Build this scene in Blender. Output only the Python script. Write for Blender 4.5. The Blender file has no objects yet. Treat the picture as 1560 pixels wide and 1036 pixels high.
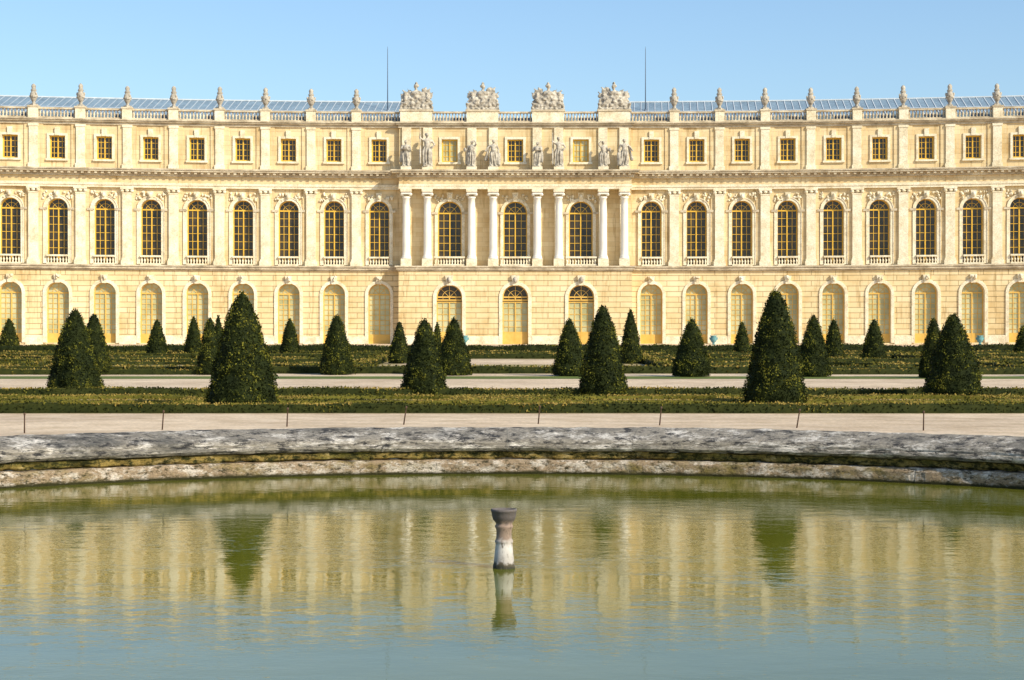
import bpy, bmesh, math, random
import numpy as np
from mathutils import Vector, Matrix, noise
random.seed(7); rng=np.random.default_rng(7)
scene=bpy.context.scene
F=2805.0
H=3.0
YP=162.6
CX=0.29
# ---------------------------------------------------------------- materials
def new_mat(name):
    m=bpy.data.materials.new(name); m.use_nodes=True
    nt=m.node_tree; b=nt.nodes['Principled BSDF']
    return m,nt,b
def N(nt,t,**k):
    n=nt.nodes.new(t)
    for a,v in k.items(): setattr(n,a,v)
    return n
def ramp(nt,fac,stops):
    r=N(nt,'ShaderNodeValToRGB')
    cr=r.color_ramp
    cr.elements[0].position=stops[0][0]; cr.elements[0].color=(*stops[0][1],1)
    cr.elements[1].position=stops[-1][0]; cr.elements[1].color=(*stops[-1][1],1)
    for p,c in stops[1:-1]:
        e=cr.elements.new(p); e.color=(*c,1)
    nt.links.new(fac,r.inputs[0]); return r.outputs[0]
def coords(nt,scale=(1,1,1)):
    tc=N(nt,'ShaderNodeTexCoord'); mp=N(nt,'ShaderNodeMapping')
    mp.inputs['Scale'].default_value=scale
    nt.links.new(tc.outputs['Object'],mp.inputs[0]); return mp.outputs[0]
def nz(nt,vec,scale,detail=6,rough=0.6):
    n=N(nt,'ShaderNodeTexNoise'); n.inputs['Scale'].default_value=scale
    n.inputs['Detail'].default_value=detail; n.inputs['Roughness'].default_value=rough
    nt.links.new(vec,n.inputs['Vector']); return n.outputs['Fac']
def mth(nt,op,a,b=None,c=None):
    n=N(nt,'ShaderNodeMath',operation=op)
    for i,s in enumerate((a,b,c)):
        if s is None: continue
        if isinstance(s,(int,float)): n.inputs[i].default_value=s
        else: nt.links.new(s,n.inputs[i])
    return n.outputs[0]
def mixc(nt,fac,a,b,mode='MIX'):
    m=N(nt,'ShaderNodeMix',data_type='RGBA',blend_type=mode)
    for s,i in ((fac,0),(a,6),(b,7)):
        if isinstance(s,(int,float)): m.inputs[i].default_value=s
        elif isinstance(s,tuple): m.inputs[i].default_value=(*s,1)
        else: nt.links.new(s,m.inputs[i])
    return m.outputs[2]
def bump(nt,b,h,strength,dist):
    bp=N(nt,'ShaderNodeBump'); bp.inputs['Strength'].default_value=strength
    bp.inputs['Distance'].default_value=dist
    nt.links.new(h,bp.inputs['Height']); nt.links.new(bp.outputs[0],b.inputs['Normal'])
def simple(name,stops,scale=1.0,rough=0.9,bs=0.0,bd=0.01,vs=(1,1,1),fine=None,spec=0.3,metal=0,big=None):
    m,nt,b=new_mat(name); v=coords(nt,vs)
    n=nz(nt,v,scale)
    c=ramp(nt,n,stops)
    if fine:
        f=nz(nt,v,fine,4,0.7)
        g=ramp(nt,f,[(0.3,(0.68,0.68,0.68)),(0.7,(1.2,1.2,1.2))])
        c=mixc(nt,1.0,c,g,'MULTIPLY')
        if bs: bump(nt,b,f,bs,bd)
    elif bs: bump(nt,b,n,bs,bd)
    if big:
        g=ramp(nt,nz(nt,v,big,5,0.6),[(0.35,(0.80,0.78,0.76)),(0.6,(1.05,1.05,1.05))])
        c=mixc(nt,1.0,c,g,'MULTIPLY')
    nt.links.new(c,b.inputs['Base Color']); b.inputs['Roughness'].default_value=rough
    b.inputs['Specular IOR Level'].default_value=spec; b.inputs['Metallic'].default_value=metal
    return m
def stone_wall(name,c1,c2,mort,bw,bh,ms,bs):
    m,nt,b=new_mat(name)
    tc=N(nt,'ShaderNodeTexCoord'); sp=N(nt,'ShaderNodeSeparateXYZ'); cb=N(nt,'ShaderNodeCombineXYZ')
    nt.links.new(tc.outputs['Object'],sp.inputs[0])
    nt.links.new(sp.outputs[0],cb.inputs[0]); nt.links.new(sp.outputs[2],cb.inputs[1])
    br=N(nt,'ShaderNodeTexBrick')
    br.inputs['Color1'].default_value=(*c1,1); br.inputs['Color2'].default_value=(*c2,1); br.inputs['Mortar'].default_value=(*mort,1)
    br.inputs['Scale'].default_value=1.0; br.inputs['Mortar Size'].default_value=ms
    br.inputs['Mortar Smooth'].default_value=0.3
    br.inputs['Brick Width'].default_value=bw; br.inputs['Row Height'].default_value=bh
    nt.links.new(cb.outputs[0],br.inputs['Vector'])
    v=coords(nt,(0.6,1,0.6)); n=nz(nt,v,0.5,7,0.62)
    st=ramp(nt,n,[(0.3,(0.80,0.71,0.56)),(0.48,(1.0,0.98,0.93)),(0.7,(1.10,1.12,1.16))])
    c=mixc(nt,1.0,br.outputs['Color'],st,'MULTIPLY')
    v2=coords(nt,(3,3,0.3)); n2=nz(nt,v2,1.0,6,0.7)
    st2=ramp(nt,n2,[(0.32,(0.60,0.52,0.40)),(0.47,(1,1,1)),(1,(1,1,1))])
    c=mixc(nt,0.8,c,mixc(nt,1.0,c,st2,'MULTIPLY'))
    nt.links.new(c,b.inputs['Base Color']); b.inputs['Roughness'].default_value=0.9
    b.inputs['Specular IOR Level'].default_value=0.2
    bump(nt,b,mth(nt,'MULTIPLY_ADD',br.outputs['Fac'],-1.0,1.0),bs,0.04)
    return m
M_RUST=stone_wall('rusticated_stone',(0.79,0.65,0.40),(0.72,0.56,0.31),(0.42,0.31,0.16),2.1,0.47,0.028,1.0)
M_WALL=stone_wall('ashlar_stone',(0.75,0.61,0.37),(0.68,0.52,0.29),(0.54,0.41,0.23),1.3,0.42,0.012,0.4)
M_TRIM=simple('dressed_stone_trim',[(0.3,(0.66,0.54,0.34)),(0.5,(0.82,0.72,0.51)),(0.7,(0.86,0.80,0.63))],1.3,fine=9,bs=0.2)
M_CORN=simple('weathered_cornice_stone',[(0.3,(0.34,0.27,0.17)),(0.5,(0.58,0.48,0.33)),(0.7,(0.78,0.69,0.50))],1.0,fine=7,bs=0.3,vs=(1,1,2))
M_COL=simple('column_marble',[(0.3,(0.78,0.72,0.60)),(0.7,(0.87,0.84,0.76))],1.0,rough=0.6)
M_STAT=simple('statue_stone',[(0.3,(0.22,0.19,0.15)),(0.5,(0.44,0.39,0.31)),(0.7,(0.66,0.60,0.49))],3.0,fine=14,bs=0.3,bd=0.02)
M_GOLD=simple('ochre_painted_wood',[(0.3,(0.64,0.38,0.04)),(0.7,(0.78,0.48,0.07))],2,rough=0.5)
M_DOOR=simple('tan_painted_wood',[(0.3,(0.62,0.37,0.07)),(0.7,(0.72,0.46,0.12))],2,rough=0.5)
def glass(name,c1,c2,rough=0.12,sc=0.9):
    return simple(name,[(0.35,c1),(0.65,c2)],sc,rough=rough,spec=0.5)
M_GD=glass('dark_window_glass',(0.009,0.008,0.006),(0.06,0.042,0.022),0.15)
M_GC=glass('curtained_window_glass',(0.36,0.35,0.17),(0.58,0.56,0.33),0.3,0.5)
M_ROOF=simple('slate_blue_roof',[(0.3,(0.17,0.24,0.30)),(0.7,(0.25,0.34,0.41))],0.6,rough=0.65,fine=5)
M_LEAD=simple('roof_rib_metal',[(0.3,(0.50,0.54,0.56)),(0.7,(0.66,0.70,0.72))],2,rough=0.5)
M_IRON=simple('rusty_iron',[(0.3,(0.05,0.03,0.02)),(0.7,(0.14,0.08,0.05))],8,rough=0.8)
M_ROD=simple('rod_grey_metal',[(0.3,(0.10,0.13,0.18)),(0.7,(0.14,0.17,0.22))],4,rough=0.6)
M_BRZ=simple('verdigris_bronze',[(0.3,(0.08,0.22,0.22)),(0.7,(0.18,0.36,0.36))],6,rough=0.6)
M_GRAV=simple('gravel_sheet',[(0.3,(0.54,0.40,0.25)),(0.5,(0.68,0.52,0.35)),(0.7,(0.77,0.61,0.43))],1.4,fine=14,bs=0.8,bd=0.03,vs=(0.7,1,1),big=0.25)
M_SOIL=simple('parterre_turf',[(0.32,(0.12,0.11,0.02)),(0.45,(0.26,0.20,0.065)),(0.60,(0.46,0.35,0.19))],0.5,fine=9,bs=0.6,bd=0.03,vs=(0.5,1,1))
M_GRASS=simple('lawn_grass',[(0.3,(0.08,0.11,0.015)),(0.7,(0.14,0.18,0.03))],1.2,fine=20,bs=0.5,bd=0.02)
def leafm(name,a,b_):
    return simple(name,[(0.35,a),(0.65,b_)],3.0,rough=0.8,spec=0.12)
L1=leafm('yew_leaf_dark',(0.009,0.014,0.003),(0.020,0.026,0.004))
L2=leafm('yew_leaf_mid',(0.032,0.040,0.005),(0.055,0.062,0.008))
L3=leafm('yew_leaf_bright',(0.10,0.105,0.012),(0.17,0.155,0.02))
B1=leafm('box_leaf_dark',(0.016,0.022,0.004),(0.036,0.040,0.007))
B2=leafm('box_leaf_mid',(0.085,0.085,0.011),(0.15,0.125,0.018))
B3=leafm('box_leaf_bronze',(0.23,0.17,0.03),(0.32,0.22,0.06))
# pond stones (coordinates run along the ring)
PC=(-0.1,22.9); RP=14.6
def ringcoords(nt,sa,sr,sz):
    tc=N(nt,'ShaderNodeTexCoord'); sp=N(nt,'ShaderNodeSeparateXYZ'); nt.links.new(tc.outputs['Object'],sp.inputs[0])
    x=mth(nt,'SUBTRACT',sp.outputs[0],PC[0]); y=mth(nt,'SUBTRACT',sp.outputs[1],PC[1])
    a=mth(nt,'ARCTAN2',y,x); r=mth(nt,'SQRT',mth(nt,'ADD',mth(nt,'MULTIPLY',x,x),mth(nt,'MULTIPLY',y,y)))
    cb=N(nt,'ShaderNodeCombineXYZ')
    nt.links.new(mth(nt,'MULTIPLY',a,RP*sa),cb.inputs[0]); nt.links.new(mth(nt,'MULTIPLY',r,sr),cb.inputs[1]); nt.links.new(mth(nt,'MULTIPLY',sp.outputs[2],sz),cb.inputs[2])
    return cb.outputs[0],sp.outputs[2]
def blotch(name,base,dark,light,moss,s,lightamt,darkamt,mossamt,sa=1,sr=1,sz=1,wet=False):
    m,nt,b=new_mat(name); v,zc=ringcoords(nt,sa,sr,sz)
    n1=nz(nt,v,s,10,0.80); n2=nz(nt,v,s*2.1,9,0.80); n3=nz(nt,v,s*0.35,8,0.7); n4=nz(nt,v,s*9,5,0.7)
    c=mixc(nt,ramp(nt,n1,[(lightamt-0.03,(0,0,0)),(lightamt+0.05,(1,1,1))]),base,light)
    c=mixc(nt,ramp(nt,n3,[(mossamt-0.06,(0,0,0)),(mossamt+0.08,(1,1,1))]),c,moss)
    c=mixc(nt,ramp(nt,n2,[(darkamt-0.05,(1,1,1)),(darkamt+0.03,(0,0,0))]),c,dark)
    c=mixc(nt,1.0,c,ramp(nt,n4,[(0.3,(0.5,0.5,0.5)),(0.7,(1.3,1.3,1.3))]),'MULTIPLY')
    if wet:
        k=mth(nt,'MULTIPLY_ADD',n1,0.14,zc)
        c=mixc(nt,ramp(nt,k,[(0.105,(1,1,1)),(0.155,(0,0,0))]),c,(0.035,0.032,0.010))
    nt.links.new(c,b.inputs['Base Color']); b.inputs['Roughness'].default_value=0.92
    b.inputs['Specular IOR Level'].default_value=0.2
    bump(nt,b,n2,1.0,0.05); return m
M_COPE=blotch('weathered_coping_stone',(0.32,0.28,0.22),(0.045,0.042,0.04),(0.74,0.67,0.57),(0.13,0.12,0.10),1.7,0.53,0.47,0.56,0.9,0.55,3.4)
M_MOSS=blotch('mossy_stone_course',(0.32,0.22,0.06),(0.035,0.035,0.008),(0.44,0.33,0.14),(0.12,0.11,0.018),3.0,0.54,0.50,0.53,0.8,1,1.5)
M_LEDGE=blotch('stained_ledge_stone',(0.36,0.26,0.16),(0.06,0.05,0.025),(0.66,0.57,0.46),(0.24,0.18,0.06),3.0,0.51,0.46,0.57,0.8,1,1.6,True)
# water
m,nt,b=new_mat('pond_water')
wn=nz(nt,coords(nt,(0.4,0.4,0.4)),0.6,4,0.6)
nt.links.new(ramp(nt,wn,[(0.35,(0.105,0.115,0.008)),(0.65,(0.15,0.15,0.014))]),b.inputs['Base Color'])
b.inputs['Roughness'].default_value=0.025; b.inputs['IOR'].default_value=1.36
a1=nz(nt,coords(nt,(1,1.25,1)),2.4,3,0.5); a2=nz(nt,coords(nt,(1,1.8,1)),12,2,0.5); a3=nz(nt,coords(nt,(0.4,0.8,1)),0.33,3,0.55)
msk=ramp(nt,a3,[(0.42,(0.34,0.34,0.34)),(0.60,(1.1,1.1,1.1))])
hh=mth(nt,'MULTIPLY',mth(nt,'MULTIPLY_ADD',a2,0.20,a1),msk)
bump(nt,b,hh,1.0,0.0056)
M_WATER=m

# ---------------------------------------------------------------- mesh builder
class MB:
    def __init__(s): s.v=[];s.f=[];s.m=[];s.mats=[];s.sm=[]
    def mi(s,mat):
        if mat not in s.mats: s.mats.append(mat)
        return s.mats.index(mat)
    def add(s,vs,fs,mat,smooth=False):
        o=len(s.v); s.v.extend(vs); k=s.mi(mat)
        for f in fs: s.f.append(tuple(i+o for i in f)); s.m.append(k); s.sm.append(smooth)
    def box(s,x0,x1,y0,y1,z0,z1,mat,seg=None):
        n=seg or max(1,int(math.ceil((x1-x0)/2.5)))
        vs=[];fs=[]
        for i in range(n+1):
            x=x0+(x1-x0)*i/n
            vs+=[(x,y0,z0),(x,y1,z0),(x,y1,z1),(x,y0,z1)]
        for i in range(n):
            a=4*i;b_=a+4
            for j in range(4):
                k=(j+1)%4; fs.append((a+j,b_+j,b_+k,a+k))
        fs.append((0,1,2,3)); fs.append((4*n+3,4*n+2,4*n+1,4*n))
        s.add(vs,fs,mat)
    def lathe(s,cx,cy,prof,mat,n=10,smooth=True,z0=0):
        vs=[];fs=[]
        for r,z in prof:
            for i in range(n):
                a=2*math.pi*i/n; vs.append((cx+r*math.cos(a),cy+r*math.sin(a),z0+z))
        for j in range(len(prof)-1):
            for i in range(n):
                k=(i+1)%n; fs.append((j*n+i,j*n+k,(j+1)*n+k,(j+1)*n+i))
        fs.append(tuple(range(n))[::-1]); fs.append(tuple((len(prof)-1)*n+i for i in range(n)))
        s.add(vs,fs,mat,smooth)
    def blob(s,c,r,mat,n=7,m=4):
        prof=[(max(0.02,math.sin(math.pi*j/m)),-math.cos(math.pi*j/m)) for j in range(m+1)]
        vs=[];fs=[]
        for q,z in prof:
            for i in range(n):
                a=2*math.pi*i/n; vs.append((c[0]+q*math.cos(a)*r[0],c[1]+q*math.sin(a)*r[1],c[2]+z*r[2]))
        for j in range(m):
            for i in range(n):
                k=(i+1)%n; fs.append((j*n+i,j*n+k,(j+1)*n+k,(j+1)*n+i))
        s.add(vs,fs,mat,True)
    def obj(s,name,parent=None,warp=None,loc=None):
        v=[warp(*p) for p in s.v] if warp else s.v
        me=bpy.data.meshes.new(name); me.from_pydata(v,[],s.f)
        for mt in s.mats: me.materials.append(mt)
        me.polygons.foreach_set('material_index',s.m)
        me.polygons.foreach_set('use_smooth',s.sm)
        me.update()
        bm=bmesh.new(); bm.from_mesh(me); bmesh.ops.recalc_face_normals(bm,faces=bm.faces); bm.to_mesh(me); bm.free()
        o=bpy.data.objects.new(name,me); scene.collection.objects.link(o)
        if loc: o.location=loc
        if parent: o.parent=parent
        return o
def warp(x,y,z):
    t=(x/45.0)**2
    return (CX+x, YP+y-3.2*t, z+0.17*t)
def arc(cx,w,zs,rise,seg=12):
    r=w/2
    if rise<=0: return [(cx-r,zs),(cx+r,zs)]
    return [(cx-r*math.cos(math.pi*i/seg),zs+rise*math.sin(math.pi*i/seg)) for i in range(seg+1)]
def arch_wall(mb,x0,x1,z0,z1,y,cx,w,zb,zs,rise,depth,mat,matr=None):
    matr=matr or mat; r=w/2; P=arc(cx,w,zs,rise)
    def q(a,b_,c,d): mb.add([(a,y,c),(b_,y,c),(b_,y,d),(a,y,d)],[(0,1,2,3)],mat)
    q(x0,cx-r,z0,z1); q(cx+r,x1,z0,z1)
    if zb>z0: q(cx-r,cx+r,z0,zb)
    for i in range(len(P)-1):
        a,b_=P[i],P[i+1]
        mb.add([(a[0],y,a[1]),(b_[0],y,b_[1]),(b_[0],y,z1),(a[0],y,z1)],[(0,1,2,3)],mat)
    L=[(cx-r,zb)]+P+[(cx+r,zb),(cx-r,zb)]
    for a,b_ in zip(L[:-1],L[1:]):
        mb.add([(a[0],y,a[1]),(b_[0],y,b_[1]),(b_[0],y+depth,b_[1]),(a[0],y+depth,a[1])],[(0,1,2,3)],matr)
def arch_trim(mb,cx,w,zb,zs,rise,tw,yf,yb,mat):
    "band of width tw outside the opening outline (tw<0: inside)"
    P=arc(cx,w,zs,rise,14)
    Q=arc(cx,w+2*tw,zs,rise+tw,14) if rise>0 else [(cx-w/2-tw,zs+tw),(cx+w/2+tw,zs+tw)]
    A=[(cx-w/2,zb)]+P+[(cx+w/2,zb)]; B=[(cx-w/2-tw,zb)]+Q+[(cx+w/2+tw,zb)]
    for i in range(len(A)-1):
        a,b_,c,d=A[i],A[i+1],B[i+1],B[i]
        vs=[(a[0],yf,a[1]),(b_[0],yf,b_[1]),(c[0],yf,c[1]),(d[0],yf,d[1]),
            (a[0],yb,a[1]),(b_[0],yb,b_[1]),(c[0],yb,c[1]),(d[0],yb,d[1])]
        mb.add(vs,[(0,1,2,3),(3,2,6,7),(0,1,5,4)],mat)
def window(mb,cx,w,zb,zs,rise,y,cols,rows,mF,mLow,mHi,bar=0.04,fr=0.09,panel=0.0):
    r=w/2
    mb.add([(cx-r,y,zb),(cx+r,y,zb),(cx+r,y,zs),(cx-r,y,zs)],[(0,1,2,3)],mLow)
    if rise>0:
        P=arc(cx,w,zs,rise); mb.add([(p[0],y,p[1]) for p in P],[tuple(range(len(P)))],mHi)
    arch_trim(mb,cx,w-0.004,zb,zs,rise,-fr,y-0.09,y,mF)
    mb.box(cx-r+fr,cx+r-fr,y-0.085,y+0.0,zb,zb+0.12+panel,mF,1)
    mb.box(cx-0.05,cx+0.05,y-0.10,y,zb,zs,mF,1)
    if rise>0: mb.box(cx-r+fr,cx+r-fr,y-0.095,y,zs-0.06,zs+0.06,mF,1)
    for c in range(1,cols):
        x=cx-r+w*c/cols
        if abs(x-cx)<0.05: continue
        mb.box(x-bar/2,x+bar/2,y-0.05,y,zb+panel,zs,mF,1)
    for k in range(1,rows):
        z=zb+panel+(zs-zb-panel)*k/rows
        mb.box(cx-r+fr,cx+r-fr,y-0.045,y,z-bar/2,z+bar/2,mF,1)
    if rise>0:
        for a in (45,90,135):
            a=math.radians(a); dx,dz=math.cos(a),math.sin(a)
            p=[(cx+dx*q1*r-dz*s*bar/2,y-0.05,zs+dz*q1*rise+dx*s*bar/2) for q1 in (0.0,0.95) for s in (-1,1)]
            mb.add(p,[(0,1,3,2)],mF)
        P=arc(cx,w*0.52,zs,rise*0.52,8); Q=arc(cx,w*0.52+2*bar,zs,rise*0.52+bar,8)
        for i in range(8):
            mb.add([(P[i][0],y-0.052,P[i][1]),(P[i+1][0],y-0.052,P[i+1][1]),(Q[i+1][0],y-0.052,Q[i+1][1]),(Q[i][0],y-0.052,Q[i][1])],[(0,1,2,3)],mF)
BAL=[(0.085,0),(0.085,0.06),(0.045,0.10),(0.095,0.24),(0.10,0.32),(0.05,0.46),(0.045,0.52),(0.08,0.56),(0.08,0.62)]
def balustrade(mb,x0,x1,y,z,h,mat,step=0.27):
    mb.box(x0,x1,y-0.16,y+0.16,z,z+0.12,mat); mb.box(x0,x1,y-0.19,y+0.19,z+h-0.15,z+h,mat)
    n=max(2,int((x1-x0)/step)); s=(h-0.27)/0.62
    for i in range(n):
        x=x0+(x1-x0)*(i+0.5)/n
        mb.lathe(x,y,[(r*0.92,q*s) for r,q in BAL],mat,7,True,z+0.12)
def carving(mb,cx,cz,y,w,h,n,seed,mat):
    rr=random.Random(seed)
    for i in range(n):
        mb.blob((cx+rr.uniform(-w,w)/2,y-0.05,cz+rr.uniform(-h,h)/2),(rr.uniform(.06,.15),rr.uniform(.10,.20),rr.uniform(.07,.18)),mat,6,4)
def keystone(mb,cx,z0,z1,yf,yb,w,mat):
    a=w*0.38;b_=w*0.6
    vs=[(cx-a,yf,z0),(cx+a,yf,z0),(cx+b_,yf-0.05,z1),(cx-b_,yf-0.05,z1),(cx-a,yb,z0),(cx+a,yb,z0),(cx+b_,yb,z1),(cx-b_,yb,z1)]
    mb.add(vs,[(0,1,2,3),(0,1,5,4),(1,2,6,5),(2,3,7,6),(3,0,4,7)],mat)
def steps(mb,x0,x1,yback,lst,mat):
    for z0,z1,pr in lst: mb.box(x0,x1,yback-pr,yback+0.05,z0,z1,mat)

palace=bpy.data.objects.new('baroque_palace',None); scene.collection.objects.link(palace)
walls=MB(); trim=MB(); wins=MB(); bal=MB(); roof=MB(); orn=MB()
G=1.40
NB=13; S=3.97; HS=S/2
URNS=[]
for side in (-1,1):
    for k in range(NB):
        cx=side*(12.0+S*k); x0,x1=cx-HS,cx+HS
        if k==0:
            if side>0: x0=10.2
            else: x1=-10.2
        arch_wall(walls,x0,x1,G-0.6,7.87,0,cx,1.95,G+0.1,5.84,0.95,0.55,M_RUST,M_TRIM)
        arch_trim(trim,cx,1.95,G+0.1,5.84,0.95,0.27,-0.10,0.0,M_TRIM)
        keystone(trim,cx,6.72,7.45,-0.2,0,0.5,M_TRIM)
        carving(orn,cx,7.2,-0.22,0.3,0.3,4,k*3+side,M_TRIM)
        window(wins,cx,1.95,G+0.1,5.84,0.95,0.48,4,8,M_DOOR,M_GC,M_GC,bar=0.05,panel=0.7)
        trim.box(x0,cx-1.26,-0.10,0.02,G-0.6,G+0.75,M_TRIM); trim.box(cx+1.26,x1,-0.10,0.02,G-0.6,G+0.75,M_TRIM)
        steps(trim,x0,x1,0,[(7.87,8.0,0.14),(8.0,8.2,0.28),(8.2,8.33,0.38)],M_CORN)
        arch_wall(walls,x0,x1,8.33,15.06,0,cx,1.8,8.4,13.17,0.9,0.55,M_WALL,M_TRIM)
        arch_trim(trim,cx,1.8,8.4,13.17,0.9,0.22,-0.12,0.0,M_TRIM)
        arch_trim(trim,cx,2.24,8.4,13.17,1.12,0.07,-0.17,0.0,M_TRIM)
        for s in (-1,1):
            trim.box(min(cx+s*0.9,cx+s*1.45),max(cx+s*0.9,cx+s*1.45),-0.2,0.02,13.05,13.25,M_CORN)
            carving(orn,cx+s*0.85,14.35,-0.03,0.75,0.65,9,k*7+s+side*100,M_TRIM)
        keystone(trim,cx,14.03,14.75,-0.25,0,0.42,M_TRIM)
        orn.blob((cx,-0.30,14.4),(0.17,0.16,0.24),M_TRIM)
        window(wins,cx,1.8,8.4,13.17,0.9,0.48,4,7,M_GOLD,M_GD,M_GD)
        balustrade(bal,cx-0.88,cx+0.88,-0.14,8.34,0.82,M_TRIM,0.24)
        steps(trim,x0,x1,0,[(15.06,15.26,0.30),(15.26,15.48,0.36)],M_TRIM)
        trim.box(x0,x1,-0.25,0.05,15.48,16.05,M_WALL)
        steps(trim,x0,x1,0,[(16.05,16.22,0.45),(16.42,16.58,0.88),(16.58,16.70,0.96)],M_CORN)
        trim.box(x0,x1,-0.5,0.05,16.22,16.42,M_CORN)
        n=int((x1-x0)/0.5)
        for i in range(n):
            x=x0+(x1-x0)*(i+0.5)/n; trim.box(x-0.11,x+0.11,-0.80,-0.5,16.24,16.417,M_CORN,1)
        arch_wall(walls,x0,x1,16.70,20.75,0,cx,1.35,17.5,19.5,0,0.42,M_WALL,M_TRIM)
        arch_trim(trim,cx,1.35,17.5,19.5,0,0.2,-0.10,0.0,M_TRIM)
        trim.box(cx-0.95,cx+0.95,-0.17,0.0,17.32,17.49,M_TRIM,1)
        trim.box(cx-0.2,cx+0.2,-0.16,0.0,19.52,20.2,M_TRIM,1)
        window(wins,cx,1.35,17.5,19.5,0,0.34,4,4,M_GOLD,M_GD,M_GD,bar=0.04,fr=0.12)
        steps(trim,x0,x1,0,[(20.5,20.75,0.14),(20.75,20.88,0.34),(20.88,21.0,0.44)],M_CORN)
        for xe in [x1 if side>0 else x0]:
            trim.box(xe-0.75,xe+0.75,-0.10,0.02,8.33,15.055,M_WALL,1)
            trim.box(xe-0.40,xe+0.40,-0.29,0.0,8.9,14.5,M_TRIM,1)
            trim.box(xe-0.52,xe+0.52,-0.37,0.0,8.33,8.72,M_TRIM,1); trim.box(xe-0.46,xe+0.46,-0.33,0.0,8.72,8.9,M_TRIM,1)
            trim.box(xe-0.43,xe+0.43,-0.32,0.0,14.5,14.62,M_TRIM,1); trim.box(xe-0.56,xe+0.56,-0.39,0.0,14.9,15.06,M_TRIM,1)
            for s in (-1,1): orn.blob((xe+s*0.42,-0.28,14.76),(0.17,0.14,0.17),M_TRIM,8,5)
            orn.blob((xe,-0.32,14.78),(0.2,0.1,0.13),M_TRIM)
            trim.box(xe-0.8,xe+0.8,-0.08,0.02,16.70,20.5,M_WALL,1)
            trim.box(xe-0.37,xe+0.37,-0.20,0.0,17.1,20.3,M_TRIM,1)
            trim.box(xe-0.45,xe+0.45,-0.26,0.0,16.70,17.1,M_TRIM,1); trim.box(xe-0.43,xe+0.43,-0.25,0.0,20.3,20.498,M_TRIM,1)
            bal.box(xe-0.40,xe+0.40,-0.38,0.34,21.0,21.9,M_TRIM,1); bal.box(xe-0.47,xe+0.47,-0.44,0.4,21.9,22.05,M_CORN,1)
            URNS.append(xe)
        bx0=x0+(0.0 if (k==0 and side>0) else 0.4); bx1=x1-(0.0 if (k==0 and side<0) else 0.4)
        balustrade(bal,bx0,bx1,0.0,21.0,0.93,M_CORN)
        walls.box(x0,x1,0.9,1.1,20.9,21.55,M_ROOF)
        ns=2
        for i in range(ns):
            a=x0+(x1-x0)*i/ns; c=x0+(x1-x0)*(i+1)/ns
            roof.add([(a,0.3,20.99),(c,0.3,20.99),(c,1.2,21.1),(a,1.2,21.1),(c,8,23.75),(a,8,23.75),(c,16,20.9),(a,16,20.9)],[(0,1,2,3),(3,2,4,5),(5,4,6,7)],M_ROOF)
        n=int((x1-x0)/0.62)
        for i in range(n):
            x=x0+(x1-x0)*(i+0.5)/n
            roof.add([(x-0.03,1.2,21.16),(x+0.03,1.2,21.16),(x+0.03+0.5,8,23.81),(x-0.03+0.5,8,23.81)],[(0,1,2,3)],M_LEAD)
        roof.box(x0,x1,7.85,8.15,23.72,23.84,M_LEAD)
        roof.add([(x0,4.6,22.52),(x1,4.6,22.52),(x1,4.7,22.56),(x0,4.7,22.56)],[(0,1,2,3)],M_LEAD)
        walls.box(x0,x1,15.9,16.2,G-0.6,20.95,M_WALL)
    xe=side*(12+S*(NB-1)+HS)
    walls.box(min(xe,xe+side*0.3),max(xe,xe+side*0.3),-0.0,16.2,G-0.6,20.95,M_WALL)
    walls.box(min(xe,xe+side*0.3),max(xe,xe+side*0.3),2,14,20.96,22.0,M_WALL)
PR=1.6; FW=-0.40
xs=[-10.2,-2.88,2.88,10.2]
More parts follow.
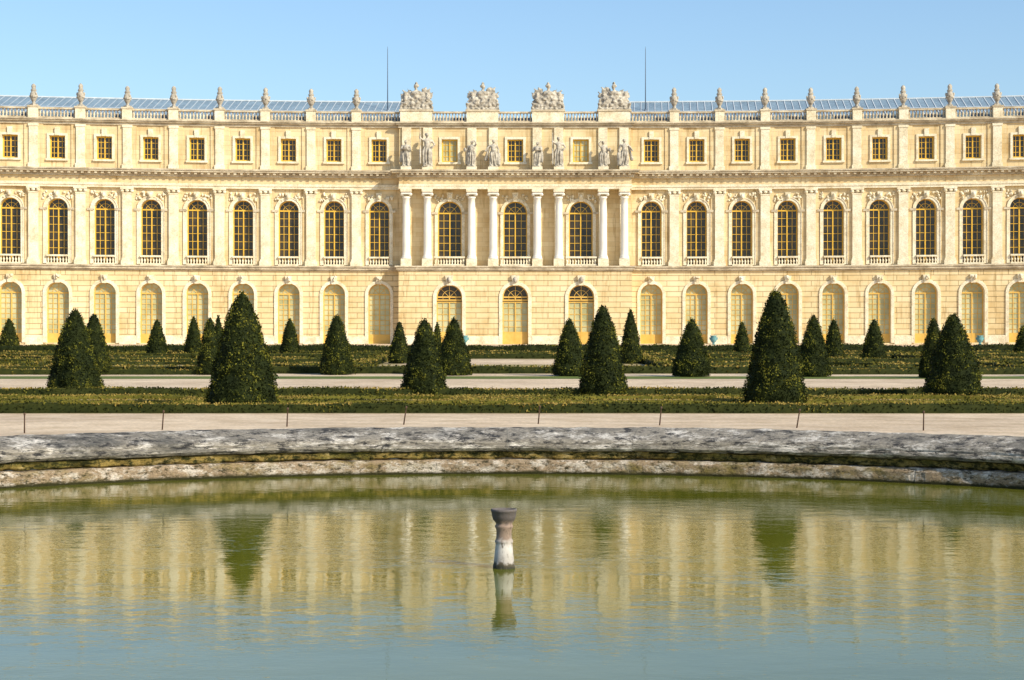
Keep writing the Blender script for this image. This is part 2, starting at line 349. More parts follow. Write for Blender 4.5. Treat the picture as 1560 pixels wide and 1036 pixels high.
for i,cx in enumerate((-5.77,0,5.77)):
    x0,x1=xs[i],xs[i+1]
    arch_wall(walls,x0,x1,G-0.6,7.87,-PR,cx,2.25,G+0.05,5.60,1.08,0.5,M_RUST,M_TRIM)
    arch_trim(trim,cx,2.25,G+0.05,5.60,1.08,0.3,-PR-0.09,-PR,M_TRIM)
    keystone(trim,cx,6.62,7.5,-PR-0.22,-PR,0.6,M_TRIM); orn.blob((cx,-PR-0.27,7.1),(0.2,0.2,0.3),M_STAT)
    window(wins,cx,2.25,G+0.05,5.20,0,-PR+0.42,4,5,M_DOOR,M_GC,M_GD,bar=0.05,panel=1.0)
    wins.add([(cx-1.125,-PR+0.42,5.2),(cx+1.125,-PR+0.42,5.2),(cx+1.125,-PR+0.42,5.6),(cx-1.125,-PR+0.42,5.6)],[(0,1,2,3)],M_GD)
    window(wins,cx,2.25,5.28,5.60,1.08,-PR+0.418,4,1,M_DOOR,M_GD,M_GD)
    arch_wall(walls,x0,x1,8.33,15.06,FW,cx,2.1,8.4,13.0,1.05,0.5,M_WALL,M_TRIM)
    arch_trim(trim,cx,2.1,8.4,13.0,1.05,0.26,FW-0.12,FW,M_TRIM)
    keystone(trim,cx,14.02,14.8,FW-0.24,FW,0.45,M_TRIM); orn.blob((cx,FW-0.28,14.45),(0.18,0.16,0.25),M_TRIM)
    for s in (-1,1):
        carving(orn,cx+s*0.95,14.3,FW-0.03,0.7,0.6,9,i*7+s,M_TRIM)
        trim.box(min(cx+s*1.05,cx+s*1.6),max(cx+s*1.05,cx+s*1.6),FW-0.18,FW+0.02,12.9,13.1,M_CORN)
    window(wins,cx,2.1,8.4,13.0,1.05,FW+0.42,4,7,M_GOLD,M_GD,M_GD)
    balustrade(bal,cx-1.35,cx+1.35,-PR+0.3,8.36,0.80,M_TRIM,0.24)
    arch_wall(walls,x0,x1,16.70,20.75,FW,cx,1.4,17.5,19.5,0,0.35,M_WALL,M_TRIM)
    arch_trim(trim,cx,1.4,17.5,19.5,0,0.22,FW-0.10,FW,M_TRIM)
    trim.box(cx-1.0,cx+1.0,FW-0.16,FW,17.3,17.49,M_TRIM,1)
    window(wins,cx,1.4,17.5,19.5,0,FW+0.28,4,4,M_GOLD,M_GC if i!=1 else M_GD,M_GC,bar=0.045,fr=0.12)
for s in (-1,1):
    for a,b_,y0 in ((G-0.6,7.87,-PR),(8.33,15.06,FW),(16.70,20.75,FW)):
        x=s*10.2; walls.add([(x,y0,a),(x,0.1,a),(x,0.1,b_),(x,y0,b_)],[(0,1,2,3)],M_WALL)
trim.box(-10.3,-5.77-1.45,-PR-0.1,-PR+0.02,G-0.6,G+0.8,M_TRIM)
trim.box(-5.77+1.45,-1.45,-PR-0.1,-PR+0.02,G-0.6,G+0.8,M_TRIM)
trim.box(1.45,5.77-1.45,-PR-0.1,-PR+0.02,G-0.6,G+0.8,M_TRIM)
trim.box(5.77+1.45,10.3,-PR-0.1,-PR+0.02,G-0.6,G+0.8,M_TRIM)
def band(z0,z1,pr,mat,yb=0.05): trim.box(-10.2-pr,10.2+pr,-PR-pr,yb,z0,z1,mat)
band(7.87,8.0,0.1,M_CORN); band(8.0,8.2,0.22,M_CORN); band(8.2,8.33,0.32,M_CORN)
trim.box(-10.2,10.2,-PR+0.05,0.04,15.06,15.48,M_TRIM); band(15.26,15.478,-0.02,M_TRIM)
band(15.48,16.05,-0.04,M_WALL); band(16.05,16.24,0.15,M_CORN); band(16.42,16.58,0.55,M_CORN); band(16.58,16.70,0.66,M_CORN)
band(16.24,16.42,0.2,M_CORN)
for i in range(42):
    x=-10.2+20.4*(i+0.5)/42; trim.box(x-0.11,x+0.11,-PR-0.48,-PR-0.2,16.25,16.417,M_CORN,1)
trim.box(-10.3,10.3,FW-0.13,0.05,20.5,20.75,M_CORN); trim.box(-10.45,10.45,FW-0.32,0.05,20.75,20.88,M_CORN); trim.box(-10.5,10.5,FW-0.42,0.3,20.88,21.0,M_CORN)
COLX=[-9.55,-7.7,-3.82,-1.93,1.93,3.82,7.7,9.55]
cols=MB()
for x in COLX:
    y=-PR+0.42
    cols.box(x-0.46,x+0.46,y-0.46,y+0.46,8.33,8.95,M_TRIM,1)
    pr=[(0.44,0),(0.44,0.1),(0.38,0.14),(0.41,0.22),(0.36,0.28)]
    for i in range(9):
        t=i/8; pr.append((0.335*(1-0.15*t**1.6),0.32+4.95*t))
    pr+= [(0.33,5.3),(0.36,5.4),(0.31,5.44)]
    cols.lathe(x,y,pr,M_COL,20,True,8.95)
    z=14.38
    for s in (-1,1):
        cols.blob((x+s*0.36,y,z+0.22),(0.17,0.36,0.17),M_COL,8,5)
    cols.box(x-0.42,x+0.42,y-0.36,y+0.36,z+0.22,z+0.42,M_COL,1)
    cols.box(x-0.48,x+0.48,y-0.46,y+0.46,z+0.42,15.06,M_TRIM,1)
    trim.box(x-0.36,x+0.36,FW-0.15,FW,8.33,15.06,M_TRIM,1)
    trim.box(x-0.40,x+0.40,FW-0.16,FW,16.9,20.498,M_TRIM,1)
    trim.box(x-0.45,x+0.45,-PR-0.1,-PR+0.8,16.70,17.0,M_TRIM,1)
PEDX=[-8.7,-2.88,2.88,8.7]
for x in PEDX:
    bal.box(x-1.4,x+1.4,FW-0.35,FW+0.6,21.0,21.92,M_TRIM,1); bal.box(x-1.5,x+1.5,FW-0.42,FW+0.66,21.92,22.08,M_CORN,1)
for a,b_ in ((-7.3,-4.28),(-1.48,1.48),(4.28,7.3)): balustrade(bal,a,b_,FW,21.0,0.93,M_CORN)
roof.add([(-10.2,0.2,21.02),(10.2,0.2,21.02),(10.2,8,22.3),(-10.2,8,22.3),(10.2,16,20.9),(-10.2,16,20.9)],[(0,1,2,3),(3,2,4,5)],M_ROOF)
walls.box(-10.2,10.2,0.9,1.1,20.9,21.55,M_ROOF)
walls.box(-10.2,10.2,15.9,16.2,G-0.6,20.95,M_WALL)
for mb,n in ((walls,'walls'),(trim,'cornices_and_pilasters'),(wins,'windows'),(bal,'balustrades'),(roof,'roof'),(orn,'carved_ornament'),(cols,'columns')):
    mb.obj(n,palace,warp)
for X in (-11.6,11.85):
    r=MB(); r.lathe(0,0,[(0.05,0),(0.04,2.8),(0.025,5.6),(0.01,5.9)],M_ROD,6); r.lathe(0,0,[(0.14,-0.4),(0.14,0.1),(0.08,0.2)],M_ROD,8)
    r.obj('lightning_rod',None,None,(CX+X,YP+5,22.6))
# urns
def urn_mesh():
    u=MB()
    u.box(-0.24,0.24,-0.24,0.24,0,0.14,M_STAT,1)
    u.lathe(0,0,[(0.2,0.14),(0.13,0.24),(0.12,0.34),(0.17,0.42),(0.25,0.6),(0.30,0.85),(0.28,1.05),(0.21,1.18),(0.18,1.24),(0.24,1.30),(0.23,1.36),(0.17,1.44),(0.15,1.52),(0.19,1.62),(0.17,1.74),(0.10,1.84),(0.03,1.9)],M_STAT,14)
    for s in (-1,1):
        u.blob((s*0.30,0,1.02),(0.08,0.08,0.16),M_STAT); u.blob((s*0.26,-0.05,0.75),(0.09,0.12,0.1),M_STAT)
    for i in range(9):
        a=i*0.7; u.blob((0.27*math.cos(a),0.27*math.sin(a),0.80+0.06*math.sin(3*a)),(0.08,0.08,0.08),M_STAT,6,4)
    for i in range(6): u.blob((0.10*math.cos(i*1.05),0.10*math.sin(i*1.05),1.6+0.03*i),(0.07,0.07,0.12),M_STAT,6,4)
    return u
uo=urn_mesh().obj('stone_urn')
for i,xe in enumerate(URNS):
    o=uo if i==0 else bpy.data.objects.new('stone_urn',uo.data)
    if i: scene.collection.objects.link(o)
    o.location=warp(xe,0,22.05); o.rotation_euler[2]=random.uniform(-0.9,0.9); o.scale=(1.1,1.1,random.uniform(0.98,1.08))
def sculpt(name,parts,voxel=0.045,folds=None,seed=0,amp=0.02):
    bm=bmesh.new()
    def ell(c,r):
        mtx=Matrix.Translation(c)@Matrix.Diagonal((r[0],r[1],r[2],1))
        bmesh.ops.create_icosphere(bm,subdivisions=2,radius=1,matrix=mtx)
    for p in parts:
        if p[0]=='e': ell(p[1],p[2])
        elif p[0]=='c':
            a=Vector(p[1]);b_=Vector(p[2]); L=(b_-a).length; rm=min(p[3],p[4]); n=max(2,int(L/(rm*0.45)))
            for i in range(n+1):
                t=i/n; r=p[3]+(p[4]-p[3])*t; q=a.lerp(b_,t); ell(q,(r,r,r))
        elif p[0]=='b':
            x0,x1,y0,y1,z0,z1=p[1]
            mtx=Matrix.Translation(((x0+x1)/2,(y0+y1)/2,(z0+z1)/2))@Matrix.Diagonal((x1-x0,y1-y0,z1-z0,1))
            bmesh.ops.create_cube(bm,size=1,matrix=mtx)
    me=bpy.data.meshes.new('tmp'); bm.to_mesh(me); bm.free()
    ob=bpy.data.objects.new('tmp',me); scene.collection.objects.link(ob)
    md=ob.modifiers.new('r','REMESH'); md.mode='VOXEL'; md.voxel_size=voxel
    dg=bpy.context.evaluated_depsgraph_get()
    nm=bpy.data.meshes.new_from_object(ob.evaluated_get(dg))
    bpy.data.objects.remove(ob)
    for v in nm.vertices:
        p=v.co; d=noise.noise(p*5+Vector((seed,0,0)))*amp
        if folds and folds[0]<p.z<folds[1]:
            a=math.atan2(p.y,p.x); d+=0.035*math.sin(a*9+2.2*math.sin(p.z*2+seed))
        v.co=p+v.normal*d
    nm.name=name; nm.materials.append(M_STAT)
    for pl in nm.polygons: pl.use_smooth=True
    return nm
def figure(v):
    s=1 if v%2 else -1
    P=[('b',(-0.34,0.34,-0.3,0.3,0,0.12)),
     ('c',(0.13*s,-0.04,0.2),(0.15*s,0.0,1.15),0.19,0.21),('c',(-0.15*s,-0.1,0.2),(-0.1*s,-0.1,1.15),0.17,0.20),
     ('c',(0.0,0.1,0.15),(0.0,0.05,1.2),0.25,0.2),
     ('e',(0.02*s,0,1.3),(0.27,0.2,0.22)),('c',(0.02*s,0,1.35),(0,0,1.75),0.2,0.215),('e',(0,-0.02,1.85),(0.28,0.17,0.2)),
     ('c',(0,0,1.95),(0.02*s,-0.03,2.14),0.085,0.075),('e',(0.03*s,-0.04,2.27),(0.115,0.14,0.165)),
     ('e',(0.03*s,0.05,2.32),(0.13,0.14,0.14)),('e',(0.03*s,-0.18,2.25),(0.02,0.03,0.035)),
     ('e',(-0.17,-0.24,0.17),(0.07,0.14,0.05)),('e',(0.17,-0.22,0.17),(0.07,0.14,0.05))]
    if v%4==0:
        P+=[('c',(0.28,0,1.93),(0.46,-0.05,1.6),0.085,0.07),('c',(0.46,-0.05,1.6),(0.24,-0.2,1.35),0.07,0.055),
            ('c',(-0.28,0,1.93),(-0.5,-0.1,2.05),0.085,0.07),('c',(-0.5,-0.1,2.05),(-0.5,-0.15,2.4),0.065,0.05),
            ('c',(-0.5,-0.16,0.15),(-0.5,-0.16,2.75),0.04,0.035)]
    elif v%4==1:
        P+=[('c',(0.28,0,1.93),(0.42,-0.12,1.6),0.085,0.07),('c',(0.42,-0.12,1.6),(0.12,-0.28,1.65),0.065,0.05),
            ('c',(-0.28,0,1.93),(-0.42,-0.1,1.55),0.085,0.07),('c',(-0.42,-0.1,1.55),(-0.1,-0.28,1.6),0.065,0.05),
            ('e',(0.02,-0.32,1.72),(0.18,0.1,0.2)),('c',(0.3,0.08,1.9),(0.45,0.05,0.5),0.14,0.1)]
    elif v%4==2:
        P+=[('c',(0.28,0,1.93),(0.5,-0.02,1.65),0.085,0.07),('c',(0.5,-0.02,1.65),(0.62,-0.15,1.4),0.065,0.05),
            ('c',(-0.28,0,1.93),(-0.42,0.02,1.55),0.085,0.07),('c',(-0.42,0.02,1.55),(-0.38,-0.1,1.2),0.065,0.05),
            ('c',(-0.42,-0.02,0.2),(-0.42,-0.02,1.1),0.19,0.16),('c',(0.35,0.1,1.85),(0.6,0.08,0.7),0.1,0.14)]
    else:
        P+=[('c',(0.28,0,1.93),(0.45,-0.1,2.1),0.085,0.07),('c',(0.45,-0.1,2.1),(0.25,-0.12,2.42),0.065,0.05),
            ('c',(-0.28,0,1.93),(-0.4,-0.05,1.6),0.085,0.07),('c',(-0.4,-0.05,1.6),(-0.45,-0.3,1.5),0.065,0.05),
            ('e',(-0.45,-0.35,1.6),(0.13,0.12,0.2)),('c',(-0.3,0.1,1.9),(-0.42,0.1,0.4),0.13,0.18)]
    return sculpt('statue',P,0.04,(0.2,1.5),v)
figs=[figure(i) for i in range(4)]
HT=[0.95,1.22,0.95,0.98,0.90,1.08,0.93,1.0]
for i,x in enumerate(COLX):
    o=bpy.data.objects.new('stone_statue',figs[(i*3+1)%4]); scene.collection.objects.link(o)
    o.location=warp(x,-PR+0.3,16.99); s=HT[i]; o.scale=(s*1.12*(1 if i%3 else -1),s*1.15,s); o.rotation_euler[2]=random.uniform(-0.5,0.5)
def trophy(v):
    rr=random.Random(v+5)
    P=[('b',(-1.25,1.25,-0.35,0.35,0,0.16)),
       ('e',(0,0,0.95),(0.42,0.32,0.55)),('e',(0,-0.02,1.35),(0.5,0.3,0.25)),('c',(0,0,1.5),(0,0,1.75),0.12,0.1),
       ('e',(0,-0.03,1.95),(0.2,0.22,0.22)),('e',(0,0.02,2.15),(0.10,0.26,0.16)),('e',(0,0,0.4),(0.7,0.33,0.35)),
       ('e',(-0.55,-0.2,0.62),(0.36,0.1,0.42)),('e',(0.58,-0.2,0.6),(0.34,0.12,0.4)),
       ('e',(-0.5,0.05,1.0),(0.35,0.2,0.4)),('e',(0.5,0.05,1.0),(0.35,0.2,0.4))]
    for s in (-1,1):
        P+=[('e',(s*0.85,-0.05,0.4),(0.30,0.28,0.25)),('c',(s*0.85,0,0.5),(s*0.78,0,0.98),0.22,0.22),
            ('e',(s*0.82,-0.04,1.28),(0.13,0.15,0.17)),('c',(s*0.9,-0.1,0.45),(s*1.15,-0.2,0.5),0.14,0.12),
            ('c',(s*1.15,-0.2,0.5),(s*1.2,-0.2,0.15),0.11,0.09),('c',(s*0.95,0,0.98),(s*1.15,-0.05,0.7),0.09,0.07)]
        for a,L in ((30,1.35),(46,1.5),(62,1.45)):
            a=math.radians(a+rr.uniform(-4,4))
            x0,z0=s*0.1,0.9
            x1,z1=x0+s*L*math.sin(a)*0.85,z0+L*math.cos(a)*(0.85 if s>0 else 0.7)
            P.append(('c',(x0,0.12,z0),(x1,0.14,z1),0.12,0.05))
            P.append(('e',(x1-s*0.16,0.14,z1-0.25),(0.2,0.08,0.24)))
    for i in range(12): P.append(('e',(rr.uniform(-0.9,0.9),-0.25,rr.uniform(0.2,0.9)),(rr.uniform(.08,.2),0.14,rr.uniform(.08,.2))))
    return sculpt('trophy',P,0.05,None,v,0.09)
tro=[trophy(0),trophy(1)]
for i,x in enumerate(PEDX):
    o=bpy.data.objects.new('trophy_sculpture',tro[i%2]); scene.collection.objects.link(o)
    o.location=warp(x,FW+0.1,22.07); o.scale=((1.14 if i<2 else -1.14),1.1,1.08)
# ---------------------------------------------------------------- ground
def g(y): return 0.87 if y<=45 else (0.87+0.0053*(y-45) if y<163 else 0.87+0.0053*118)
gm=MB()
RO=16.0; bx0,bx1,by0,by1=-25,25,2.0,45.0
angs=sorted(set([2*math.pi*i/144 for i in range(144)]+[math.atan2(y-PC[1],x-PC[0])%(2*math.pi) for x in (bx0,bx1) for y in (by0,by1)]))
ci=[];co=[]
for a in angs:
    c,s=math.cos(a),math.sin(a)
    ts=[]
    if c>1e-9: ts.append((bx1-PC[0])/c)
    if c<-1e-9: ts.append((bx0-PC[0])/c)
    if s>1e-9: ts.append((by1-PC[1])/s)
    if s<-1e-9: ts.append((by0-PC[1])/s)
    t=min(ts); ci.append((PC[0]+RO*c,PC[1]+RO*s,0.87)); co.append((PC[0]+t*c,PC[1]+t*s,0.87))
n=len(angs); gm.add(ci+co,[(i,(i+1)%n,n+(i+1)%n,n+i) for i in range(n)],M_GRAV)
BIG=2500
def gq(x0,x1,y0,y1): gm.add([(x0,y0,g(y0)),(x1,y0,g(y0)),(x1,y1,g(y1)),(x0,y1,g(y1))],[(0,1,2,3)],M_GRAV)
gq(-BIG,bx0,by0,45); gq(bx1,BIG,by0,45); gq(-BIG,BIG,-BIG,by0); gq(-BIG,BIG,45,163); gq(-BIG,BIG,163,BIG)
gm.obj('ground')
def sheet(name,x0,x1,y0,y1,mat,dz=0.004):
    q=MB(); q.add([(x0,y0,g(y0)+dz),(x1,y0,g(y0)+dz),(x1,y1,g(y1)+dz),(x0,y1,g(y1)+dz)],[(0,1,2,3)],mat); return q.obj(name)
sheet('parterre_turf',-45,45,45.2,56.0,M_SOIL)
sheet('grass_strip',-70,70,70.5,73.6,M_GRASS)
sheet('parterre_turf',-75,-5.5,77,112,M_SOIL); sheet('parterre_turf',5.5,75,77,112,M_SOIL)
sheet('parterre_turf',-5.5,5.5,77,92,M_SOIL); sheet('parterre_turf',-5.5,5.5,103,112,M_SOIL)
# ---------------------------------------------------------------- pond
basin=bpy.data.objects.new('stone_pond_basin',None); scene.collection.objects.link(basin)
def ring(name,prof,mat,nblk,gap,jit,sub=4,edge=0.010):
    mb=MB(); rr=random.Random(len(name))
    for b_ in range(nblk):
        a0=2*math.pi*b_/nblk+gap/RP/2; a1=2*math.pi*(b_+1)/nblk-gap/RP/2
        dz=rr.uniform(-jit,jit); dr=rr.uniform(-jit,jit)
        m_=len(prof); vs=[]
        for i in range(sub+1):
            a=a0+(a1-a0)*i/sub
            for r,z in prof:
                q=noise.noise(Vector((a*45,z*7,r*3)))*edge*2
                vs.append((PC[0]+(RP+r+dr+q)*math.cos(a),PC[1]+(RP+r+dr+q)*math.sin(a),z+(dz if z>0.3 else 0)+q*0.7))
        fs=[(i*m_+j,(i+1)*m_+j,(i+1)*m_+(j+1)%m_,i*m_+(j+1)%m_) for i in range(sub) for j in range(m_)]
        fs.append(tuple(range(m_))); fs.append(tuple(sub*m_+j for j in range(m_))[::-1])
        mb.add(vs,fs,mat)
    return mb.obj(name,basin)
ring('lower_ledge',[(0,-0.7),(-0.01,0.05),(0.0,0.22),(0.05,0.285),(0.30,0.30),(0.5,0.30),(0.5,-0.7)],M_LEDGE,50,0.003,0.004,18,0.018)
ring('mossy_course',[(0.16,0.305),(0.12,0.34),(0.10,0.45),(0.6,0.45),(0.6,0.305)],M_MOSS,50,0.003,0.006,18,0.026)
ring('coping_stones',[(0.12,0.455),(0.03,0.48),(-0.01,0.53),(0.0,0.585),(0.05,0.60),(0.05,0.645),(0.10,0.70),(0.22,0.74),(0.55,0.80),(0.9,0.855),(1.42,0.885),(1.42,0.455)],M_COPE,36,0.006,0.006,22,0.014)
q=MB(); q.add([(PC[0]+(RP+0.6)*math.cos(2*math.pi*i/128),PC[1]+(RP+0.6)*math.sin(2*math.pi*i/128),-0.69) for i in range(128)],[tuple(range(128))],M_LEDGE); q.obj('basin_floor',basin)
q=MB(); q.add([(PC[0]+(RP+0.1)*math.cos(2*math.pi*i/128),PC[1]+(RP+0.1)*math.sin(2*math.pi*i/128),0) for i in range(128)],[tuple(range(128))],M_WATER); q.obj('pond_water')
m,nt,b=new_mat('calcified_fountain_metal')
tc=N(nt,'ShaderNodeTexCoord'); sp=N(nt,'ShaderNodeSeparateXYZ'); nt.links.new(tc.outputs['Object'],sp.inputs[0])
nn=nz(nt,coords(nt),9,8,0.75)
c=ramp(nt,mth(nt,'MULTIPLY_ADD',nn,0.30,mth(nt,'SUBTRACT',sp.outputs[2],0.06)),[(0.11,(0.03,0.03,0.015)),(0.155,(0.09,0.07,0.04)),(0.18,(0.42,0.38,0.33)),(0.36,(0.66,0.61,0.55)),(0.49,(0.24,0.17,0.12)),(0.63,(0.33,0.23,0.17)),(0.70,(0.10,0.08,0.07)),(0.9,(0.15,0.13,0.12))])
n9=nz(nt,coords(nt,(1,1,0.35)),22,6,0.75)
c=mixc(nt,ramp(nt,n9,[(0.36,(1,1,1)),(0.46,(0,0,0))]),c,(0.12,0.09,0.06))
nt.links.new(c,b.inputs['Base Color']); b.inputs['Roughness'].default_value=0.85; bump(nt,b,nn,0.6,0.02)
q=MB(); q.lathe(0,0,[(0.16,-0.69),(0.14,-0.02),(0.138,0.03),(0.128,0.06),(0.122,0.12),(0.112,0.22),(0.105,0.30),(0.108,0.315),(0.115,0.33),(0.108,0.35),(0.098,0.36),(0.094,0.44),(0.10,0.49),(0.112,0.51),(0.112,0.53),(0.10,0.545),(0.105,0.565),(0.135,0.60),(0.15,0.65),(0.155,0.70),(0.162,0.705),(0.162,0.735),(0.145,0.737),(0.13,0.69),(0.05,0.66)],m,32)
q.obj('fountain_nozzle',None,None,(PC[0]-0.0,22.9,0))
for px,py in ((37,660),(247,655),(437,650),(615,647),(820,646),(1005,648),(1214,652),(1407,656)):
    d=F*(H-0.87)/(py-498); X=(px-780)/F*d
    q=MB(); q.lathe(0,0,[(0.016,-0.05),(0.014,0.2),(0.013,0.36),(0.022,0.365),(0.022,0.40),(0.01,0.41)],M_IRON,8)
    o=q.obj('iron_stake',None,None,(X,d,0.87)); o.rotation_euler=(random.uniform(-0.05,0.05),random.uniform(-0.05,0.16),0)
# ---------------------------------------------------------------- topiary
def leafquads(P,size,rng):
    n=len(P); u=rng.normal(size=(n,3)); u/=np.linalg.norm(u,axis=1)[:,None]
    w=rng.normal(size=(n,3)); v=np.cross(u,w); v/=np.linalg.norm(v,axis=1)[:,None]
    s=size*rng.uniform(0.6,1.3,size=(n,1)); u=u*s*0.5; v=v*s*0.28
    V=np.stack([P-u,P+v,P+u,P-v],axis=1).reshape(-1,3)
    Fq=np.arange(4*n).reshape(-1,4); return V,Fq
def mesh_np(name,V,Fs,mi,mats,loc,sm=None):
    me=bpy.data.meshes.new(name); nv=len(V); nf=len(Fs)
    me.vertices.add(nv); me.vertices.foreach_set('co',np.ascontiguousarray(V,dtype=np.float32).ravel())
    me.loops.add(nf*4); me.loops.foreach_set('vertex_index',np.ascontiguousarray(Fs,dtype=np.int32).ravel())
    me.polygons.add(nf); me.polygons.foreach_set('loop_start',np.arange(0,nf*4,4,dtype=np.int32))
    me.polygons.foreach_set('loop_total',np.full(nf,4,dtype=np.int32))
    for m_ in mats: me.materials.append(m_)
    me.polygons.foreach_set('material_index',np.asarray(mi,dtype=np.int32)); me.update(calc_edges=True); me.validate()
    o=bpy.data.objects.new(name,me); scene.collection.objects.link(o); o.location=loc; return o
def cone_tree(px,top,base,wpx,seed):
    d=6643.6/(base-483.13); sc=F/d; X=(px-780)/sc; gz=g(d)
    Ht=(base-top)/sc*1.0; R=wpx/2/sc; p=0.60+0.1*((seed*37)%10)/10
    rr=np.random.default_rng(seed)
    d+=R*0.35
    def rad(t): return R*np.minimum(1.0,0.90+t*1.4)*np.power(np.clip(1-t,0,1),p)*1.04
    nu,nv=40,36; V=[];Fq=[]
    off=Vector((seed*3.1,seed*1.7,0))
    def lump(x,y,z): return 1+0.11*noise.noise(Vector((x,y,z))*1.6/max(R,0.5)+off)+0.10*noise.noise(Vector((x,y,z))*5+off)
    for j in range(nv+1):
        t=j/nv
        for i in range(nu):
            a=2*math.pi*i/nu; r=float(rad(t))*0.94; x,y,z=r*math.cos(a),r*math.sin(a),0.03+t*(Ht-0.03)
            k=lump(x,y,z); V.append((x*k,y*k,z))
    for j in range(nv):
        for i in range(nu):
            k=(i+1)%nu; Fq.append((j*nu+i,j*nu+k,(j+1)*nu+k,(j+1)*nu+i))
    V=np.array(V);Fq=np.array(Fq)
    tv=[];tf=[]
    for z,r in ((-0.1,0.13),(0.5,0.10),(Ht*0.6,0.05)):
        for i in range(8): tv.append((r*math.cos(i*math.pi/4),r*math.sin(i*math.pi/4),z))
    for j in range(2):
        for i in range(8): k=(i+1)%8; tf.append((j*8+i,j*8+k,(j+1)*8+k,(j+1)*8+i))
    size=max(0.065,1.8/ (sc*0.656)); area=math.pi*R*Ht*1.25; n=int(min(22000,area/(size*size)*3.4))
    t=rr.uniform(0,1,n*3); keep=rr.uniform(0,1,n*3)<rad(t)/R; t=t[keep][:n]
    a=rr.uniform(0,2*math.pi,len(t)); r=rad(t)*rr.normal(0.98,0.022,len(t))
    P=np.stack([r*np.cos(a),r*np.sin(a),0.03+t*Ht],1)
    K=np.array([lump(*q_) for q_ in P]); P[:,0]*=K;P[:,1]*=K
    P+=rr.normal(0,size*0.25,P.shape)
    m_=int(len(P)*0.05); P[:m_,:2]*=1.04
    LV,LF=leafquads(P,size,rr)
    cl=np.array([noise.noise(Vector(q_)*2.3+off)+0.7*noise.noise(Vector(q_)*6+off) for q_ in P]); rnd=rr.uniform(-0.40,0.40,len(P))+cl
    mi=np.where(rnd<-0.03,0,np.where(rnd<0.34,1,2))
    V2=np.concatenate([V,np.array(tv),LV]); F2=np.concatenate([Fq,np.array(tf)+len(V),LF+len(V)+len(tv)])
    mats=[L1,L2,L3,M_IRON]
    mesh_np('yew_topiary_cone',V2,F2,np.concatenate([np.zeros(len(Fq)),np.full(len(tf),3),mi]),mats,(X,d,gz))
TREES=[(12,485,538,36),(111,471,600,84),(141,478,571,52),(238,487,546,36),(294,482,544,31),(319,483,571,42),(332,480,560,26),(366,444,624,114),
(441,486,544,32),(512,480,571,54),(608,490,554,34),(646,486,602,72),(666,490,545,18),(691,484,572,58),(868,485,573,52),(919,465,603,75),(961,471,554,36),
(1055,485,574,60),(1131,490,543,28),(1184,442,619,98),(1241,479,574,54),(1271,486,547,33),(1333,487,550,39),(1424,484,576,46),(1456,478,607,91),(1560,496,543,30),
(-70,470,604,86),(1660,478,575,60),(-150,480,572,60),(1750,470,606,86)]
for i,T in enumerate(TREES): cone_tree(*T,i+1)
# ---------------------------------------------------------------- hedges
def hedge_group(name,paths,w,h,size,dens,seed,mats=(B1,B2,B3),step=0.4,bias=0.0,side=-0.35):
    rr=np.random.default_rng(seed); V=[];Fq=[];PP=[];MI=[]
    for path in paths:
        pts=[]
        for (x0,y0),(x1,y1) in zip(path[:-1],path[1:]):
            L=math.hypot(x1-x0,y1-y0); n=max(1,int(L/step))
            pts+=[(x0+(x1-x0)*i/n,y0+(y1-y0)*i/n) for i in range(n)]
        pts.append(path[-1]); o=len(V); m_=len(pts)
        A=[]
        for i,(x,y) in enumerate(pts):
            a=pts[max(0,i-1)];b_=pts[min(m_-1,i+1)]; tx,ty=b_[0]-a[0],b_[1]-a[1]; l=math.hypot(tx,ty) or 1; nx,ny=-ty/l,tx/l
            ww=w*(1+0.15*noise.noise(Vector((x,y,seed)))); hh=h*(1+0.22*noise.noise(Vector((x*0.5,y*0.8,seed+9)))); z=g(y)
            A.append((x,y,nx,ny,ww,hh,z))
            for s,q_ in ((-0.5,-0.05),(-0.48,0.85),(-0.36,0.97),(0.36,0.97),(0.48,0.85),(0.5,-0.05)):
                V.append((x+nx*ww*s,y+ny*ww*s,z+hh*q_))
        for i in range(m_-1):
            for j in range(5):
                Fq.append((o+i*6+j,o+(i+1)*6+j,o+(i+1)*6+j+1,o+i*6+j+1)); MI.append(1 if (j==2 or side>-0.1) else 0)  # sunlit top and shaded sides put into the colour by face material
        for e in (0,m_-1):
            q_=o+e*6; Fq.append((q_,q_+1,q_+4,q_+5)); Fq.append((q_+1,q_+2,q_+3,q_+4)); MI+=[0,0]
        A=np.array(A); Lt=sum(math.hypot(pts[i+1][0]-pts[i][0],pts[i+1][1]-pts[i][1]) for i in range(m_-1)); nl=int(Lt*(w+2*h)*dens)
        if nl<1: continue
        k=rr.integers(0,m_-1,nl); f=rr.uniform(0,1,nl)[:,None]; B=A[k]*(1-f)+A[k+1]*f
        u=rr.uniform(0,w+2*h,nl)
        s=np.where(u<h,-0.5,np.where(u<h+w,(u-h)/w-0.5,0.5)); zz=np.where(u<h,u/h,np.where(u<h+w,1.0,(w+2*h-u)/h))
        P=np.stack([B[:,0]+B[:,2]*B[:,4]*s,B[:,1]+B[:,3]*B[:,4]*s,B[:,6]+B[:,5]*zz],1)+rr.normal(0,size*0.25,(nl,3))
        PP.append((P,zz))
    P=np.concatenate([p[0] for p in PP]); Z=np.concatenate([p[1] for p in PP])
    LV,LF=leafquads(P,size,rr)
    cl=np.array([noise.noise(Vector(q_)*0.6) for q_ in P])
    rnd=rr.uniform(-0.18,0.18,len(P))+cl*0.9+bias+np.where(Z>0.85,0.22,side)  # leaf tone raised on top, lowered on the sides to imitate light from above
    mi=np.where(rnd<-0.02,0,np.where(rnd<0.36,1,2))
    V2=np.concatenate([np.array(V),LV]); F2=np.concatenate([np.array(Fq),LF+len(V)])
    mesh_np(name,V2,F2,np.concatenate([np.array(MI),mi]),list(mats),(0,0,0))
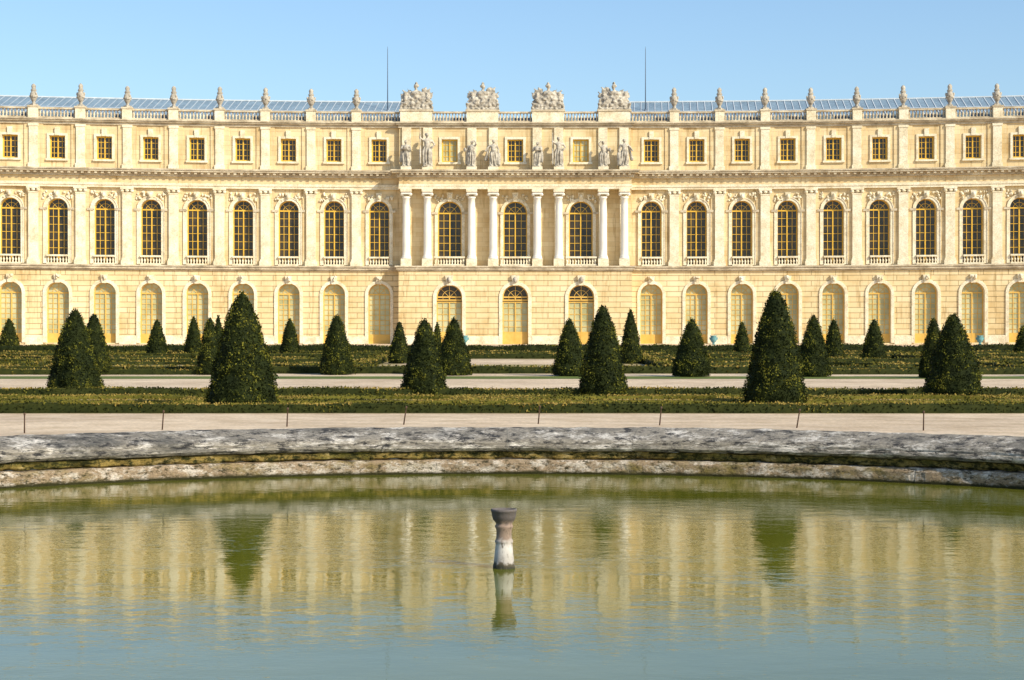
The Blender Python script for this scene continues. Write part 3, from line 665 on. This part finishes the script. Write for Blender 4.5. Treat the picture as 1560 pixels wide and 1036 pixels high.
X0=34
def wave(x0,x1,yc,amp,k,ph,n=None):
    n=n or int((x1-x0)/0.4); return [(x0+(x1-x0)*i/n,yc+amp*math.sin(k*(x0+(x1-x0)*i/n)+ph)) for i in range(n+1)]
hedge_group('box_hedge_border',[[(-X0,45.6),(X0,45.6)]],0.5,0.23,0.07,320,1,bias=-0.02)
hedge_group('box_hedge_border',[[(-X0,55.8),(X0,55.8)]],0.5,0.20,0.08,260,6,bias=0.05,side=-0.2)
paths=[[(-X0,50.0),(X0,50.0)],[(-X0,53.4),(X0,53.4)]]
paths+=[wave(-X0,X0,51.7,1.6,0.42,0),wave(-X0,X0,51.7,1.6,0.42,math.pi)]
for c in range(-4,5):
    paths.append([(c*7.48+1.6*math.cos(a*math.pi/8),51.7+0.8*math.sin(a*math.pi/8)) for a in range(17)])
hedge_group('box_parterre_hedge',paths,0.30,0.11,0.07,260,2,bias=0.22,side=-0.05)
X1=62
paths=[]
for c,(a,b_) in enumerate(((-X1,-7),(7,X1))):
    for yc,am,k,ph in ((87,4.6,0.28,0),(87,4.6,0.28,math.pi),(100,5,0.28,0.5),(100,5,0.28,3.6),(93.5,0.8,0.5,0)):
        paths.append(wave(a,b_,yc,am,k,ph+c))
hedge_group('box_parterre_hedge',paths,0.6,0.17,0.13,60,3,step=0.6,bias=0.18,side=-0.1)
paths=[[(-X1,77.5),(X1,77.5)],[(-X1,92),(-8,92)],[(8,92.5),(X1,92.5)],[(-X1,111),(X1,111)],[(-X1,105.0),(X1,105.0)]]
for x in (-X1,-40,-22,-7,7,22,40,X1): paths.append([(x,78),(x,110)])
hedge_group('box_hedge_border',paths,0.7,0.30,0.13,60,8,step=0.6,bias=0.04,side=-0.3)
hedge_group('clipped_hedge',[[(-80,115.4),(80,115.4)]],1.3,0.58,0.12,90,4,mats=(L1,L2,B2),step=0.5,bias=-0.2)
hedge_group('box_hedge_border',[[(-X1,75.9),(-12,75.9)],[(10,76.2),(X1,76.2)]],0.5,0.22,0.10,60,5,bias=0.05)
for px in (708,1087,1493):
    d=119.5; X=(px-780)/F*d
    q=MB(); q.box(-0.22,0.22,-0.22,0.22,-0.1,0.1,M_TRIM,1); q.box(-0.17,0.17,-0.17,0.17,0.1,0.5,M_TRIM,1); q.box(-0.21,0.21,-0.21,0.21,0.5,0.58,M_TRIM,1)
    q.lathe(0,0,[(0.14,0.58),(0.07,0.66),(0.08,0.7),(0.19,0.82),(0.22,0.98),(0.17,1.08),(0.24,1.16),(0.22,1.18),(0.1,1.12)],M_BRZ,16)
    for s in (-1,1): q.blob((s*0.23,0,0.98),(0.05,0.04,0.1),M_BRZ)
    q.obj('bronze_garden_vase',None,None,(X,d,g(d)))
# ---------------------------------------------------------------- light
AZ=math.radians(51); EL=math.radians(34)
w=bpy.data.worlds.new('World'); scene.world=w; w.use_nodes=True; nt=w.node_tree
bg=nt.nodes['Background']; sky=nt.nodes.new('ShaderNodeTexSky'); sky.sky_type='NISHITA'; sky.sun_disc=False
sky.sun_elevation=EL; sky.sun_rotation=math.pi-AZ; sky.air_density=1.0; sky.dust_density=1.2; sky.ozone_density=3.0; sky.altitude=0
gc=mixc(nt,1.0,sky.outputs[0],(1.06,1.14,1.18),'MULTIPLY')
nt.links.new(gc,bg.inputs[0]); bg.inputs[1].default_value=0.15
sd=bpy.data.lights.new('sun','SUN'); sd.energy=5.0; sd.angle=math.radians(0.5); sd.color=(1.0,0.92,0.75)
so=bpy.data.objects.new('sun',sd); scene.collection.objects.link(so)
dirv=Vector((math.sin(AZ)*math.cos(EL),-math.cos(AZ)*math.cos(EL),math.sin(EL)))
so.rotation_euler=dirv.to_track_quat('Z','Y').to_euler(); so.location=(60,-60,60)
cd=bpy.data.cameras.new('camera'); cam=bpy.data.objects.new('camera',cd); scene.collection.objects.link(cam)
cd.sensor_width=36; cd.lens=36*F/1560; cd.clip_end=6000; cd.clip_start=0.1
cam.location=(0,0,H); cam.rotation_euler=(math.radians(90)-math.atan(20/F),0,0)
scene.camera=cam
scene.view_settings.view_transform='Standard'; scene.view_settings.look='None'; scene.view_settings.exposure=0
